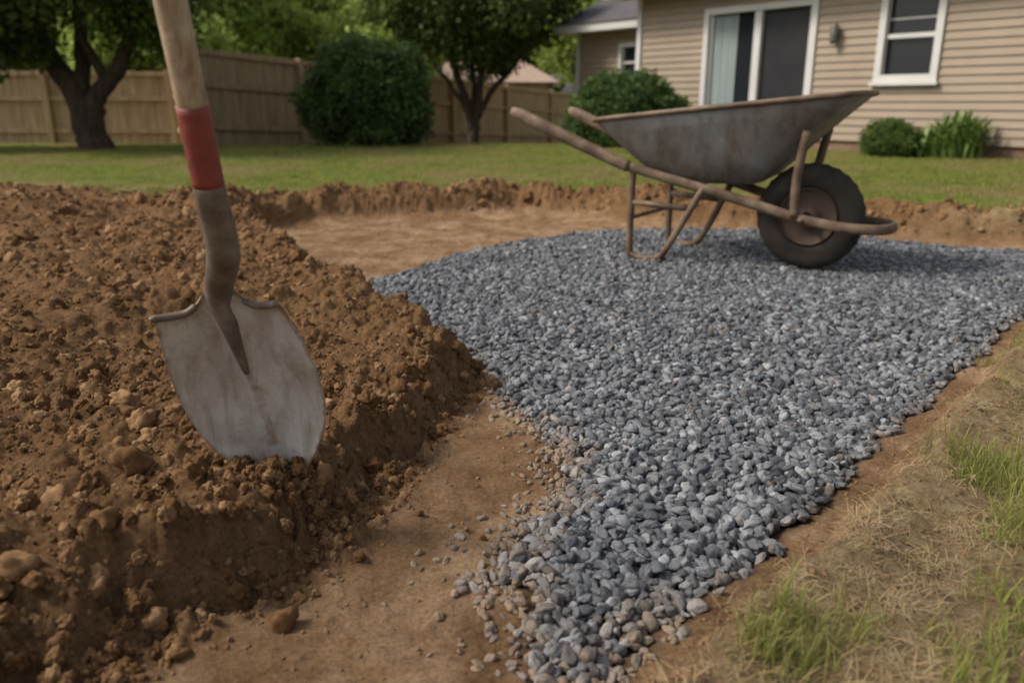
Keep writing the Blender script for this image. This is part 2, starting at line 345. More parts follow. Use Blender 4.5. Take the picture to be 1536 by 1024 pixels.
clod=tmpl_coll('clod_shapes',[stone('clod_%d'%i,m_clod,4 if i<3 else 3,.5,.75,i+20,1.5,.28,.3,3) for i in range(7)])

# gravel
def grid_pts(sp,jit,x0,x1,y0,y1):
    gx,gy=np.meshgrid(np.arange(x0,x1,sp),np.arange(y0,y1,sp*.87)); gx=gx+(np.arange(gx.shape[0])%2)[:,None]*sp*.5
    gx=gx+R.uniform(-jit,jit,gx.shape)*sp; gy=gy+R.uniform(-jit,jit,gy.shape)*sp; return gx.ravel(),gy.ravel()
P=[];S=[];T=[]
for layer,(sp,prob,dz) in enumerate([(.0170,1,.0),(.0178,.85,.009),(.022,.45,.016)]):
    x,y=grid_pts(sp,.38,-.9,3.3,.75,4.9); d=sdf(x,y,GR)+fbm(x*9,y*9,3,5)*.045
    keep=(d<-.015*layer)&(R.rand(len(x))<prob); x=x[keep];y=y[keep];d=d[keep]
    zz=terrain(x,y)+.010+dz+R.uniform(-.004,.004,len(x))+fbm(x*5,y*5,2,201)*.010+fbm(x*14,y*14,2,203)*.006
    P.append(np.stack([x,y,zz],1)); S.append(R.uniform(.7,1.35,len(x))*(.0225)); 
    lf=(x<.25)&(y<1.8); T.append(np.where(lf,np.clip(1-(-d)/.08,0,1)*.8,np.clip(1-(-d)/.03,0,1)*.4)*R.rand(len(x))+(R.rand(len(x))<.02)*.3)
x=R.uniform(-.45,.25,12000);y=R.uniform(.75,2.1,12000);d=sdf(x,y,GR); keep=(d>0)&(R.rand(12000)<np.exp(-d/.035)*.9)&(sdf(x,y,EP)<-.02)
x=x[keep];y=y[keep]; P.append(np.stack([x,y,terrain(x,y)+.001],1)); S.append(R.uniform(.3,1.,len(x))*.021); T.append(R.uniform(.35,.95,len(x)))
x=R.uniform(-.8,3.2,2600);y=R.uniform(.8,4.8,2600);d=sdf(x,y,GR); keep=(d>0)&(R.rand(2600)<np.exp(-d/.02)*.4)
x=x[keep];y=y[keep]; P.append(np.stack([x,y,terrain(x,y)+.003],1)); S.append(R.uniform(.4,1.,len(x))*.022); T.append(R.uniform(.1,.7,len(x)))
P=np.concatenate(P);S=np.concatenate(S);T=np.concatenate(T); n=len(P)
SC=S[:,None]*np.stack([R.uniform(.95,1.45,n),R.uniform(.85,1.15,n),R.uniform(.85,1.2,n)],1)
rot=np.stack([R.normal(0,.45,n),R.normal(0,.45,n),R.uniform(0,6.28,n)],1)
scatter('gravel',P,rot,SC,peb,T); print('gravel',n)

# clods
n0=190000; x=R.uniform(-4.5,3.4,n0); y=.55+5.8*R.rand(n0)**1.9; x=np.where(y<2,x*.5-.3,x); zt,cm,stw,gs,gmm,rg,dg,de,dd,lf,s_=terrain(x,y,True)
pr=np.clip(rg*.6+np.exp(-(de/.05)**2)*.35*(lf+.1)+.05*(1-gmm)*(1-s_)+.03*stw,0,1)*(1-gmm)*(dd<.02)
keep=R.rand(n0)<pr; x=x[keep];y=y[keep];zt=zt[keep];rg=rg[keep]; n=len(x)
big_ok=sstep(.12,.35,rg)
sz=.003+.008*R.rand(n)**2+big_ok*(.025*R.rand(n)**9+.045*R.rand(n)**40)
sz=np.where(y>2.5,sz*1.6,sz)
scatter('soil_clods',np.stack([x,y,zt-sz*.08],1),R.uniform(0,6.28,(n,3)),sz,clod,.8*(1-big_ok)); print('clods',n)
big=[(-.33,.98,.05),(-.62,1.19,.06),(-.5,.8,.05),(-.17,1.3,.02),(-.05,1.22,.016),(-.25,1.15,.022),(-.7,1.6,.06),(-.95,1.7,.07),(-.66,.93,.05),(-.05,2.0,.05),(-.1,2.06,.045),(-.13,1.96,.04),(-.02,2.07,.035),(-.1,1.9,.035),(-.75,1.15,.05)]
bx=np.array(big); bz=terrain(bx[:,0],bx[:,1]); scatter('soil_lumps',np.stack([bx[:,0],bx[:,1],bz+bx[:,2]*.15],1),R.uniform(0,6.28,(len(bx),3)),bx[:,2],clod)

# grass
def tuft(name,mat,nb,h,rad,wid,seed,flat=0):
    rs=random.Random(seed); V=[];F=[]
    for i in range(nb):
        a=rs.uniform(0,6.28); r=rad*math.sqrt(rs.random()); bx_,by_=r*math.cos(a),r*math.sin(a)
        az=rs.uniform(0,6.28); lean=rs.uniform(.1,.8)+flat; hh=h*rs.uniform(.4,1.1); dx,dy=math.cos(az),math.sin(az); wx,wy=-dy*wid*.5,dx*wid*.5
        k=len(V)
        for j,(t,wf) in enumerate(((0,1),(.4,.9),(.75,.6))):
            l=lean*t*t*hh; zz=hh*t*(1-.35*lean*t) if flat<1 else hh*.12*math.sin(t*3)+.003
            if flat>=1: l=hh*t
            V.append((bx_+dx*l-wx*wf,by_+dy*l-wy*wf,zz)); V.append((bx_+dx*l+wx*wf,by_+dy*l+wy*wf,zz))
        l=lean*hh if flat<1 else hh; V.append((bx_+dx*l,by_+dy*l,hh*(1-.35*lean) if flat<1 else .004))
        F+=[(k,k+1,k+3,k+2),(k+2,k+3,k+5,k+4),(k+4,k+5,k+6)]
    return mesh_obj(name,V,F,mat,do_link=False)
gt=tmpl_coll('grass_tuft_shapes',[tuft('lawn_tuft_%d'%i,m_grass,26,.045,.055,.004,i) for i in range(5)])
gt2=tmpl_coll('long_grass_shapes',[tuft('grass_clump_%d'%i,m_grass,10,.075,.03,.0024,i+30) for i in range(6)])
stt=tmpl_coll('straw_shapes',[tuft('straw_%d'%i,m_straw,9,.06,.03,.0013,i+50,flat=1.2) for i in range(5)])
n0=95000; y=3.0+13.*R.rand(n0)**1.6; x=R.uniform(-1,1,n0)*(y*.78+.8); 
zt,cm,stw,gs,gmm,rg,dg,de,dd,lf,s_=terrain(x,y,True)
keep=R.rand(n0)<gs*np.clip(1.0-.5*sstep(.05,.35,fbm(x*1.2,y*1.2,3,300)),0,1); keep&=~((x-(6.1))*(-.776)+(y-9.75)*(-.631)<.15)
x=x[keep];y=y[keep];zt=zt[keep];dd=dd[keep];n=len(x)
tn=np.clip(.25+fbm(x*.9,y*.9,4,310)*1.5+fbm(x*5,y*5,2,311)*.6+.3*np.exp(-dd/.25),0,.9)
scatter('lawn_grass',np.stack([x,y,zt-.004],1),np.stack([np.zeros(n),np.zeros(n),R.uniform(0,6.28,n)],1),R.uniform(.55,1.25,n)*(1+.05*np.clip(y-6,0,8)),gt,tn); print('lawn',n)
cl=[(1.42,2.12,.09,50),(1.6,2.2,.12,50),(.9,1.36,.07,60),(.86,1.30,.05,30),(.98,1.32,.06,40),(.79,1.1,.04,22),(.86,1.12,.05,36),(.9,1.2,.06,30),(.36,.85,.035,26),(.31,.82,.03,22),(.44,.87,.03,12),(.62,.82,.05,18),(.7,.9,.05,26),(.55,.8,.04,14),(1.2,1.75,.09,12),(1.1,1.5,.07,16),(.66,1.35,.2,10),(1.9,2.4,.2,130),(2.4,2.6,.25,160),(1.35,1.85,.12,24)]
x=np.concatenate([R.normal(c_[0],c_[2]*.7,c_[3]) for c_ in cl]);y=np.concatenate([R.normal(c_[1],c_[2]*.7,c_[3]) for c_ in cl]); kp=(sdf(x,y,GR)>.05); x=x[kp];y=y[kp]; n=len(x)
scatter('grass_tufts',np.stack([x,y,terrain(x,y)-.003],1),np.stack([R.normal(0,.15,n),R.normal(0,.15,n),R.uniform(0,6.28,n)],1),R.uniform(.35,1.,n),gt2,R.uniform(0,.45,n))
n0=42000; x=R.uniform(.1,3.2,n0);y=R.uniform(.6,3.6,n0); zt,cm,stw,gs,gmm,rg,dg,de,dd,lf,s_=terrain(x,y,True)
keep=R.rand(n0)<stw*np.clip(.4+fbm(x*5,y*5,3,330)*1.4,0,1)*(dg>.05); x=x[keep];y=y[keep];zt=zt[keep];n=len(x)
scatter('dry_straw',np.stack([x,y,zt+.001],1),np.stack([R.normal(0,.15,n),R.normal(0,.15,n),R.uniform(0,6.28,n)],1),R.uniform(.25,.9,n),stt,R.uniform(0,.6,n)); 

# ------------------------------------------------------------------ foliage
def leafcluster(name,mat,nl,rad,size,seed):
    rs=random.Random(seed); V=[];F=[]
    for i in range(nl):
        d=Vector((rs.gauss(0,1),rs.gauss(0,1),rs.gauss(0,1))).normalized()*rad*rs.random()**.5
        nrm=(d.normalized()*.6+Vector((rs.gauss(0,1),rs.gauss(0,1),rs.gauss(0,1)+.5)).normalized()).normalized()
        a=nrm.orthogonal().normalized(); a=Matrix.Rotation(rs.uniform(0,6.28),3,nrm)@a; b_=nrm.cross(a); s=size*rs.uniform(.6,1.2); k=len(V)
        V+=[d-a*s*.5,d+b_*s*.28+nrm*s*.05,d+a*s*.5,d-b_*s*.28+nrm*s*.05]; F.append((k,k+1,k+2,k+3))
    return mesh_obj(name,V,F,mat,do_link=False)
def clus(nm,mat,nl,rad,size): return tmpl_coll(nm,[leafcluster(nm+'_%d'%i,mat,nl,rad,size,i+len(nm)) for i in range(4)])
c_dark=clus('dark_leaf_cluster',m_leafd,50,.3,.11); c_mid=clus('mid_leaf_cluster',m_leafm,50,.28,.095)
c_bri=clus('bright_leaf_cluster',m_leafb,46,.6,.22); c_bush=clus('bush_leaf_cluster',m_leafbush,46,.13,.06); c_small=clus('small_leaf_cluster',m_leafm,50,.07,.03)
def crown(name,c,rad,n,coll,parent=None,lumps=26,lr=.38,seed=0,s=1.,tint=0):
    rs=np.random.RandomState(seed); L=rs.normal(0,1,(lumps,3)); L/=np.linalg.norm(L,axis=1)[:,None]; L*=(rs.rand(lumps)**.45)[:,None]*(1-lr*.6)
    k=rs.randint(0,lumps,n); q=rs.normal(0,1,(n,3)); q/=np.linalg.norm(q,axis=1)[:,None]; q*=(rs.rand(n)**(.3))[:,None]*lr*(.7+.6*rs.rand(lumps))[k][:,None]
    p=(L[k]+q)*np.array(rad)+np.array(c)
    return scatter(name,p,rs.uniform(0,6.28,(n,3)),rs.uniform(.7,1.3,n)*s,coll,np.full(n,tint)+0.*p[:,0],parent)
def bush(name,c,rad,n,coll,seed,s=1.,wob=.16):
    rs=np.random.RandomState(seed); q=rs.normal(0,1,(n,3)); q/=np.linalg.norm(q,axis=1)[:,None]; q[:,2]=np.where(q[:,2]<-.75,-q[:,2],q[:,2])
    r=1+wob*1.6*fbm(q[:,0]*2.6+seed,q[:,1]*2.6+q[:,2]*3.1,4,seed)+rs.normal(0,.055,n); r*=np.where(rs.rand(n)<.3,rs.uniform(.6,.95,n),1)
    e=empty(name,c)
    p=q*r[:,None]*np.array(rad)
    scatter('foliage',p,rs.uniform(0,6.28,(n,3)),rs.uniform(.5,1.3,n)*s,coll,None,e)
    mb=MB()
    for i in range(9):
        d=Vector((rs.normal(),rs.normal(),0)).normalized()*rs.uniform(.2,.55)
        mb.tube(smoothpath([(0,0,-rad[2]-.05),(d.x*rad[0]*.4,d.y*rad[1]*.4,-rad[2]*.2),(d.x*rad[0],d.y*rad[1],rad[2]*.5)],4),[.03*rad[0]*(1-.8*t/8) for t in range(9)],6)
    mb.obj('stems',m_bark,e)
    return e
def tree(name,base,trunk_paths,crowns):
    e=empty(name,base); mb=MB()
    for pts,r0,r1 in trunk_paths:
        sp=smoothpath(pts,6); n=len(sp); 
        jp=[p+Vector((random.gauss(0,.012),random.gauss(0,.012),0)) for p in sp]
        mb.tube(jp,[r0+(r1-r0)*i/(n-1) for i in range(n)],10)
    mb.obj('trunk_and_limbs',m_bark,e,True)
    for i,k in enumerate(crowns): crown('crown_%d'%i,*k[0],parent=e,**k[1])
    return e
tree('shade_tree',(-6.1,11.9,.0),[([(.12,0,-.1),(.02,0,.25),(-.1,0,.8),(-.55,.1,1.5),(-1.1,.2,2.6)],.27,.09),([(.05,0,-.1),(.05,0,.3),(.2,-.05,.8),(.65,0,1.4),(1.0,.1,2.6)],.2,.07),([(-.1,0,.7),(.0,.1,1.4),(.1,.2,3.2)],.14,.05),([(.35,0,1.0),(.2,-.3,1.7),(.3,-.5,2.8)],.08,.03),([(-.5,.1,1.4),(-1.5,0,2.0),(-2.3,-.2,2.6)],.08,.03),([(.25,0,-.12),(.1,-.05,.05),(0,0,.3)],.16,.15),([(-.2,-.05,-.12),(-.05,-.05,.05),(0,0,.4)],.15,.14)],
 [(((-.5,0,3.3),(2.6,2.2,1.75),2100,c_dark),dict(seed=3,lumps=40,lr=.34)),(((.9,-.2,2.7),(1.3,1.3,1.2),500,c_mid),dict(seed=4,lumps=16)),(((-1.9,-.3,1.85),(1.5,1.2,.9),800,c_dark),dict(seed=5,lumps=14))])
tree('ornamental_tree',(-.8,16.8,-.2),[([(0,0,-.1),(0,0,.35),(-.08,0,.8),(-.35,0,1.6),(-.8,.1,2.6)],.13,.05),([(.03,0,.2),(.1,0,.8),(.2,0,1.6),(.5,0,2.8)],.1,.04),([(-.02,0,.45),(-.2,-.1,.9),(-.6,-.2,1.5),(-1.1,-.2,2.1)],.07,.03),([(.05,0,.5),(.35,.1,1.1),(.8,.1,1.6),(1.2,.1,2.2)],.07,.03),([(0,0,.6),(.02,.1,1.4),(-.05,.1,2.6)],.07,.03)],
 [(((.1,0,2.95),(2.0,1.7,1.5),1900,c_dark),dict(seed=8,lumps=38,lr=.3)),(((-.6,-.5,2.8),(1.3,1,1.1),500,c_mid),dict(seed=9,lumps=16))])
e=empty('distant_trees',(0,0,0)); mb=MB(); rs=random.Random(5)
spec=[(-16,22,3.2),(-12.5,25,3.4),(-9.2,26,3.0),(-6.6,29,2.6),(-4.0,27,1.9),(-1.6,36,2.6),(1.4,38,3.2),(3.2,31,2.4),(7,34,4),(-20,26,4),(-11,34,4.0),(-5,40,3.4),(-24,20,4),(12,36,5),(-8,18.8,1.6),(-3.4,22,1.0)]
for i,(tx,ty,r) in enumerate(spec):
    zb=-.6; mb.tube(smoothpath([(tx,ty,zb),(tx+rs.uniform(-.3,.3),ty,zb+1.5),(tx+rs.uniform(-.6,.6),ty,zb+4)],4),[(.28-.02*k)*min(1,r/2.5) for k in range(9)],8)
    for a in range(4):
        an=rs.uniform(0,6.28); mb.tube(smoothpath([(tx,ty,zb+1.),(tx+math.cos(an)*r*.4,ty+math.sin(an)*r*.4,zb+r*.8),(tx+math.cos(an)*r*.7,ty+math.sin(an)*r*.7,zb+1+r)],3),[.12-.014*k for k in range(7)],6)
    crown('crown_%d'%i,(tx,ty,zb+1.0+r*1.05),(r,r,r*1.05),int(130*r+200),c_bri,e,lumps=30,lr=.26,seed=40+i,tint=0.0)
mb.obj('trunks',m_bark,e,True)
bush('round_bush',(-2.3,13.3,.76),(.9,.85,.8),1800,c_bush,11,1.3,.22)
bush('round_bush.001',(1.78,12.9,.45),(.84,.8,.58),1600,c_bush,12,1.1,.22)
bush('boxwood_shrub',(4.72,10.25,.25),(.29,.29,.22),700,c_small,13,1.)
def leafy_plant(name,c,n,h,spread,seed):
    rs=random.Random(seed); V=[];F=[]
    for i in range(n):
        az=rs.uniform(0,6.28); L=h*rs.uniform(.5,1.15); ln=rs.uniform(.2,1)*spread; w=.016*rs.uniform(.7,1.5); dx,dy=math.cos(az),math.sin(az); ox,oy=rs.gauss(0,.09),rs.gauss(0,.09); k=len(V)
        for t,wf in((0,.25),(.35,.8),(.65,1),(.88,.6)):
            rr_=ln*t**1.4; zz=L*t*(1-.35*t*t*ln/spread)
            V.append((ox+dx*rr_-dy*w*wf,oy+dy*rr_+dx*w*wf,zz)); V.append((ox+dx*rr_+dy*w*wf,oy+dy*rr_-dx*w*wf,zz+.004))
        V.append((ox+dx*ln,oy+dy*ln,L*(1-.4*ln/spread))); F+=[(k,k+1,k+3,k+2),(k+2,k+3,k+5,k+4),(k+4,k+5,k+7,k+6),(k+6,k+7,k+8)]
    o=mesh_obj(name,V,F,m_leafm2); o.location=c; return o
m_leafm2=simple('garden_plant_leaf',[(.3,(.09,.15,.035)),(.7,(.26,.36,.1))],scale=9,rough=.5)
leafy_plant('garden_plant',(5.4,9.9,.06),520,.6,.42,3)
leafy_plant('garden_plant.001',(5.1,10.15,.06),200,.42,.3,4)

# ------------------------------------------------------------------ fence
def fence(name,a,b,H,zb_f):
    a=Vector((*a,0));b=Vector((*b,0));L=(b-a).length; d=(b-a)/L; e=empty(name,(a.x,a.y,0),math.atan2(d.y,d.x)); rs=random.Random(L)
    mb=MB(); x=0
    while x<L:
        p=a+d*x; zb=zb_f(p.x,p.y); w=.138; o=rs.uniform(-.004,.004)
        mb.box(x,x+w,.02+o,.04+o,zb-.05,zb+H+rs.uniform(-.012,.012)); x+=w+.006
    mb.obj('boards',m_fence,e); mb=MB(); mr=MB(); x=0
    while x<L+.1:
        p=a+d*x; zb=zb_f(p.x,p.y); mb.box(x-.05,x+.05,-.085,.012,zb-.3,zb+H+.03)
        if x+2.4<L+.2:
            p2=a+d*(x+2.4); z2=zb_f(p2.x,p2.y)
            for hh in(.3,H*.62,H-.09):
                mr.add([(x+.052,-.035,zb+hh),(x+2.348,-.035,z2+hh),(x+2.348,.012,z2+hh),(x+.052,.012,zb+hh),(x+.052,-.035,zb+hh+.085),(x+2.348,-.035,z2+hh+.085),(x+2.348,.012,z2+hh+.085),(x+.052,.012,zb+hh+.085)],[(0,3,2,1),(4,5,6,7),(0,1,5,4),(1,2,6,5),(2,3,7,6),(3,0,4,7)])
        x+=2.4
    mb.obj('posts',m_fence,e); mr.obj('rails',m_fence,e); return e
zl=lambda x,y: .03-.05*max(0,min(13,y-13))
fence('wooden_fence',(-5.12,13.2),(4.0,28.3),1.55,zl)
fence('wooden_fence.001',(-6.7,16.6),(-5.18,13.25),1.5,zl)
fence('wooden_fence.002',(-26,15.6),(-6.8,16.65),1.48,zl)

e=empty('neighbour_house',(-2.0,31,-.6)); mb=MB(); mb.box(-3.2,3.2,-2.5,2.5,0,2.1); mb.obj('walls',m_siding,e)
mb=MB(); mb.add([(-3.6,-2.9,2.0),(3.6,-2.9,2.0),(2.0,0,3.05),(-2.0,0,3.05),(-3.6,2.9,2.0),(3.6,2.9,2.0)],[(0,1,2,3),(3,2,5,4),(0,3,4),(1,5,2),(0,4,5,1)]); mb.obj('roof',m_roof2,e)
mb=MB(); mb.box(-2,-1,-2.53,-2.5,.9,1.8); mb.box(1,2,-2.53,-2.5,.9,1.8); mb.obj('windows',m_glass,e)

# ------------------------------------------------------------------ house (local x = along wall, y = outwards, z up)
hd=Vector((-.631,.776,0)).normalized(); hn=Vector((-.776,-.631,0)).normalized()
H=bpy.data.objects.new('siding_house',None); link(H)
H.matrix_world=Matrix(((hd.x,hn.x,0,6.1),(hd.y,hn.y,0,9.75),(0,0,1,0),(0,0,0,1)))
def siding(mb,x0,x1,z0,z1,yo,openings,lap=.105):
    z=z0
    while z<z1-1e-4:
        zt_=min(z+lap,z1); cuts=sorted({z,zt_}|{c for o in openings for c in(o[2],o[3]) if z<c<zt_})
        for za,zb in zip(cuts[:-1],cuts[1:]):
            iv=[(x0,x1)]
            for o in openings:
                if o[2]<=za+1e-5 and o[3]>=zb-1e-5:
                    nv_=[]
                    for a_,b_ in iv:
                        if o[1]<=a_ or o[0]>=b_: nv_.append((a_,b_)); continue
                        if a_<o[0]: nv_.append((a_,o[0]))
                        if b_>o[1]: nv_.append((o[1],b_))
                    iv=nv_
            fo=lambda q: yo+.02*(1-(q-z)/lap)+.002
            for a_,b_ in iv:
                mb.add([(a_,fo(za),za),(b_,fo(za),za),(b_,fo(zb),zb),(a_,fo(zb),zb)],[(0,1,2,3)])
                if za==z: mb.add([(a_,yo,za),(b_,yo,za),(b_,fo(za),za),(a_,fo(za),za)],[(0,1,2,3)])
        z+=lap
def pane(mbf,x0,x1,z0,z1,yo,fw=.07,fd=.045):
    mbf.box(x0,x0+fw,yo-.08,yo+fd,z0,z1); mbf.box(x1-fw,x1,yo-.08,yo+fd,z0,z1); mbf.box(x0+fw,x1-fw,yo-.08,yo+fd,z0,z0+fw); mbf.box(x0+fw,x1-fw,yo-.08,yo+fd,z1-fw,z1)
door=(2.86,4.82,.3,2.13); win=(1.12,1.95,.99,2.2); win3=(-2.6,-1.4,.99,2.2)
ZT=2.42
mb=MB(); siding(mb,-6,6.2,.22,ZT,0,[door,win,win3]); mb.obj('front_siding',m_siding,H)
mb=MB(); 
mb.add([(6.2,-7,-1),(6.2,0,-1),(6.2,0,ZT),(6.2,-7,ZT),(6.2,-3.5,4.0)],[(0,1,2,4,3)]); mb.add([(-6,-7,-1),(-6,0,-1),(-6,0,ZT),(-6,-7,ZT),(-6,-3.5,4.0)],[(0,3,4,2,1)]); mb.add([(-6,-7,-1),(6.2,-7,-1),(6.2,-7,ZT),(-6,-7,ZT)],[(0,1,2,3)])
mb.obj('end_walls',m_siding,H)
mb=MB(); mb.box(-6,6.2,-.2,-.02,-1,.22); mb.obj('foundation',m_found,H)
mb=MB(); mb.box(6.14,6.23,-.1,.045,.22,ZT-.02)
pane(mb,door[0],door[1],door[2],door[3],0,.09); pane(mb,*win,0,.09,.05); pane(mb,*win3,0,.09,.05)
mb.box(win[0]-.03,win[1]+.03,.0,.09,win[2]-.045,win[2]-.002)
mb.box(win[0]+.09,win[1]-.09,-.07,.0,1.53,1.585); mb.box(win3[0]+.09,win3[1]-.09,-.07,.0,1.56,1.62)
xm=(door[0]+door[1])/2; mb.box(xm-.06,xm+.06,-.075,.02,door[2]+.09,door[3]-.09); mb.box(door[1]-.09-.05,door[1]-.092,-.075,-.02,door[2]+.09,door[3]-.09); mb.box(door[0]+.092,door[0]+.14,-.075,-.01,door[2]+.09,door[3]-.09)
mb.box(-6.4,6.6,.46,.5,ZT-.02,ZT+.16); mb.box(-6.4,6.6,.0,.458,ZT-.015,ZT+.012)
mb.obj('white_trim',m_white,H)
mb=MB(); mb.box(win[0]+.09,win[1]-.09,-.06,-.052,1.76,1.78); mb.obj('window_muntin',m_white,H)
mb=MB(); mb.box(win[0]+.02,win[1]-.02,-.09,-.06,win[2]+.02,win[3]-.02); mb.box(win3[0]+.02,win3[1]-.02,-.09,-.06,win3[2]+.02,win3[3]-.02); mb.box(xm+.02,door[1]-.02,-.09,-.06,door[2]+.02,door[3]-.02); mb.obj('glass',m_glass,H)
mb=MB(); mb.box(door[0]+.02,xm,-.085,-.05,door[2]+.02,door[3]-.02); mb.obj('screen_panel',m_screen,H)
mb=MB()
for i in range(6): mb.box(door[1]-.16-.072*(i+1)+.008,door[1]-.16-.072*i,-.058,-.052+.003*(i%2),door[2]+.1,door[3]-.1)
mb.obj('door_blind',m_curt,H)
mb=MB(); mb.add([(-6.4,.5,ZT+.15),(6.6,.5,ZT+.15),(6.6,-3.5,4.15),(-6.4,-3.5,4.15),(6.6,-7.5,ZT+.15),(-6.4,-7.5,ZT+.15)],[(0,1,2,3),(3,2,4,5)]); mb.obj('roof',m_roof,H)
mb=MB(); mb.tube([(2.55,.02,1.62),(2.55,.1,1.64)],.05,10); mb.tube([(2.55,.1,1.5),(2.55,.1,1.55),(2.55,.1,1.72),(2.55,.1,1.78)],[.035,.055,.06,.02],10); mb.obj('wall_lantern',m_lamp,H,True)
wy=-.6; WT=2.02; ww=(6.72,7.22,1.12,1.78)
mb=MB(); siding(mb,6.2,8.35,.1,WT,wy,[ww]); mb.add([(8.35,-5,-1),(8.35,wy,-1),(8.35,wy,WT),(8.35,-2.8,3.1),(8.35,-5,WT)],[(0,1,2,3,4)]); mb.obj('wing_siding',m_siding,H)
mb=MB(); mb.box(6.2,8.34,wy-.2,wy-.02,-1,.1); mb.obj('wing_foundation',m_found,H)
mb=MB(); pane(mb,*ww,wy,.07,.05); mb.box(ww[0]+.07,ww[1]-.07,wy-.07,wy,1.42,1.46); mb.box(8.29,8.37,wy-.05,wy+.04,.1,WT-.02); mb.box(6.24,8.65,wy+.36,wy+.4,WT-.02,WT+.13); mb.box(6.24,8.65,wy,wy+.358,WT-.015,WT+.01)
mb.add([(8.65,wy+.4,WT-.02),(8.65,-2.8,3.12),(8.65,-2.8,3.26),(8.65,wy+.4,WT+.13),(8.61,wy+.4,WT-.02),(8.61,-2.8,3.12),(8.61,-2.8,3.26),(8.61,wy+.4,WT+.13)],[(0,1,2,3),(4,7,6,5),(0,4,5,1)])
mb.obj('wing_trim',m_white,H)
mb=MB(); mb.box(ww[0]+.02,ww[1]-.02,wy-.09,wy-.06,ww[2]+.02,ww[3]-.02); mb.obj('wing_glass',m_glass,H)
mb=MB(); mb.add([(6.24,wy+.43,WT+.125),(8.67,wy+.43,WT+.125),(8.67,-2.8,3.27),(6.24,-2.8,3.27),(8.67,-5.4,WT+.125),(6.24,-5.4,WT+.125)],[(0,1,2,3),(3,2,4,5)]); mb.obj('wing_roof',m_roof,H)

# ------------------------------------------------------------------ shovel
SH=empty('shovel'); 
P0=Vector((-.400,1.255,.1195)); P1=Vector((-.443,1.187,.4317)); ax=(P0-P1).normalized(); wd=Vector((1,0,0)); wd=(wd-ax*wd.dot(ax)).normalized(); nf=ax.cross(wd).normalized()
if nf.y>0: nf=-nf
LB=.375
prof=[(0,.097),(.03,.1025),(.08,.112),(.14,.118),(.19,.1155),(.23,.107),(.265,.092),(.295,.072),(.325,.047),(.352,.022),(LB,.003)]
def hw(l): return float(np.interp(l,[p[0] for p in prof],[p[1] for p in prof]))
nu,nl=64,72; V=[];F=[];rust=[]
for j in range(nl+1):
    l=LB*(j/nl)**.9
    for i in range(nu+1):
        s_=-1+2*i/nu; w=hw(l)*s_
        top=0
        if l<.1: top=(1-l/.1)**1.3
        up_=(.05*math.exp(-(w/.03)**2)+.012*abs(s_)**3-.008)*top
        dish=.034*abs(s_)**2.2*(1-.3*l/LB)-.014*math.sin(min(l/LB,1)*math.pi)
        frog=.02*math.exp(-(w/(.019-.03*min(l,.4)))**2)*max(0,1-l/.24)**.7
        lip=.012*max(0,1-l/.012)*(1-math.exp(-(w/.04)**4))
        p=P1+ax*(l-up_)+wd*w+nf*(dish+frog+lip)
        V.append(p); e1=(1-abs(s_))*hw(l)/.009; e2=l/.012
        rust.append(max(0,1-min(e1,e2))*.6+.3*max(0,(l-.24)/.12)+.45*math.exp(-(w/.014)**2)*(l>.12)*(l<.28)+.35*max(0,1-l/.05)+.2*math.exp(-(w/.025)**2)*max(0,1-l/.15))
for j in range(nl):
    for i in range(nu):
        a=j*(nu+1)+i; F.append((a,a+1,a+nu+2,a+nu+1))
ob=mesh_obj('blade',V,F,m_blade,SH,True); at=ob.data.attributes.new('rust','FLOAT','POINT'); at.data.foreach_set('value',rust)
md=ob.modifiers.new('thick','SOLIDIFY'); md.thickness=.0035; md.offset=0
mb=MB()
for sg in(-1,1):
    pts=[]
    for w in(.036,.05,.065,.08,.0965):
        s_=w/.097; up_=.05*math.exp(-(w/.03)**2)+.012*s_**3-.008
        pts.append(P1+wd*sg*w-ax*(up_-.002)+nf*(.010+.034*s_**2.2))
    mb.tube(smoothpath(pts,3),[.003]+[.0058]*11+[.0045],8)
mb.obj('foot_steps',m_socket,SH,True)
P2=Vector((-.413,1.128,.5147));P3=Vector((-.403,1.079,.596));P35=Vector((-.402,1.071,.616));P4=Vector((-.4017,1.043,.718));P5=Vector((-.399,1.005,.836)); PT=Vector((-.39,.80,1.5))
path=smoothpath([P1+ax*.13+nf*.004,P1+ax*.05+nf*.006,P1-ax*.015+nf*.003,P2,P3,P35],6); n=len(path)
rd=np.interp(np.linspace(0,1,n),[0,.2,.4,.6,.8,1],[.004,.013,.0215,.0235,.0215,.0205]); mb=MB(); mb.tube(path,list(rd),24); mb.obj('socket',m_socket,SH,True)
mb=MB(); mb.tube(smoothpath([P35-(P4-P35)*.02,P35+(P4-P35)*.5,P4],4),.0205,24); mb.obj('red_band',m_red,SH,True)
mb=MB(); mb.tube(smoothpath([P4-(P4-P35)*.1,P5,(P5+PT)/2,PT],8),.0193,24); mb.obj('handle',m_wood,SH,True)
mp=np.stack([P0.x+.015+R.uniform(-.1,.1,900),P0.y-.03+R.normal(0,.03,900)],1); mz=terrain(mp[:,0],mp[:,1]); sz=.005+.02*R.rand(len(mp))**4; scatter('soil_at_blade',np.stack([mp[:,0],mp[:,1],mz+sz*.1+.01*R.rand(len(mp))],1),R.uniform(0,6.28,(len(mp),3)),sz,clod)

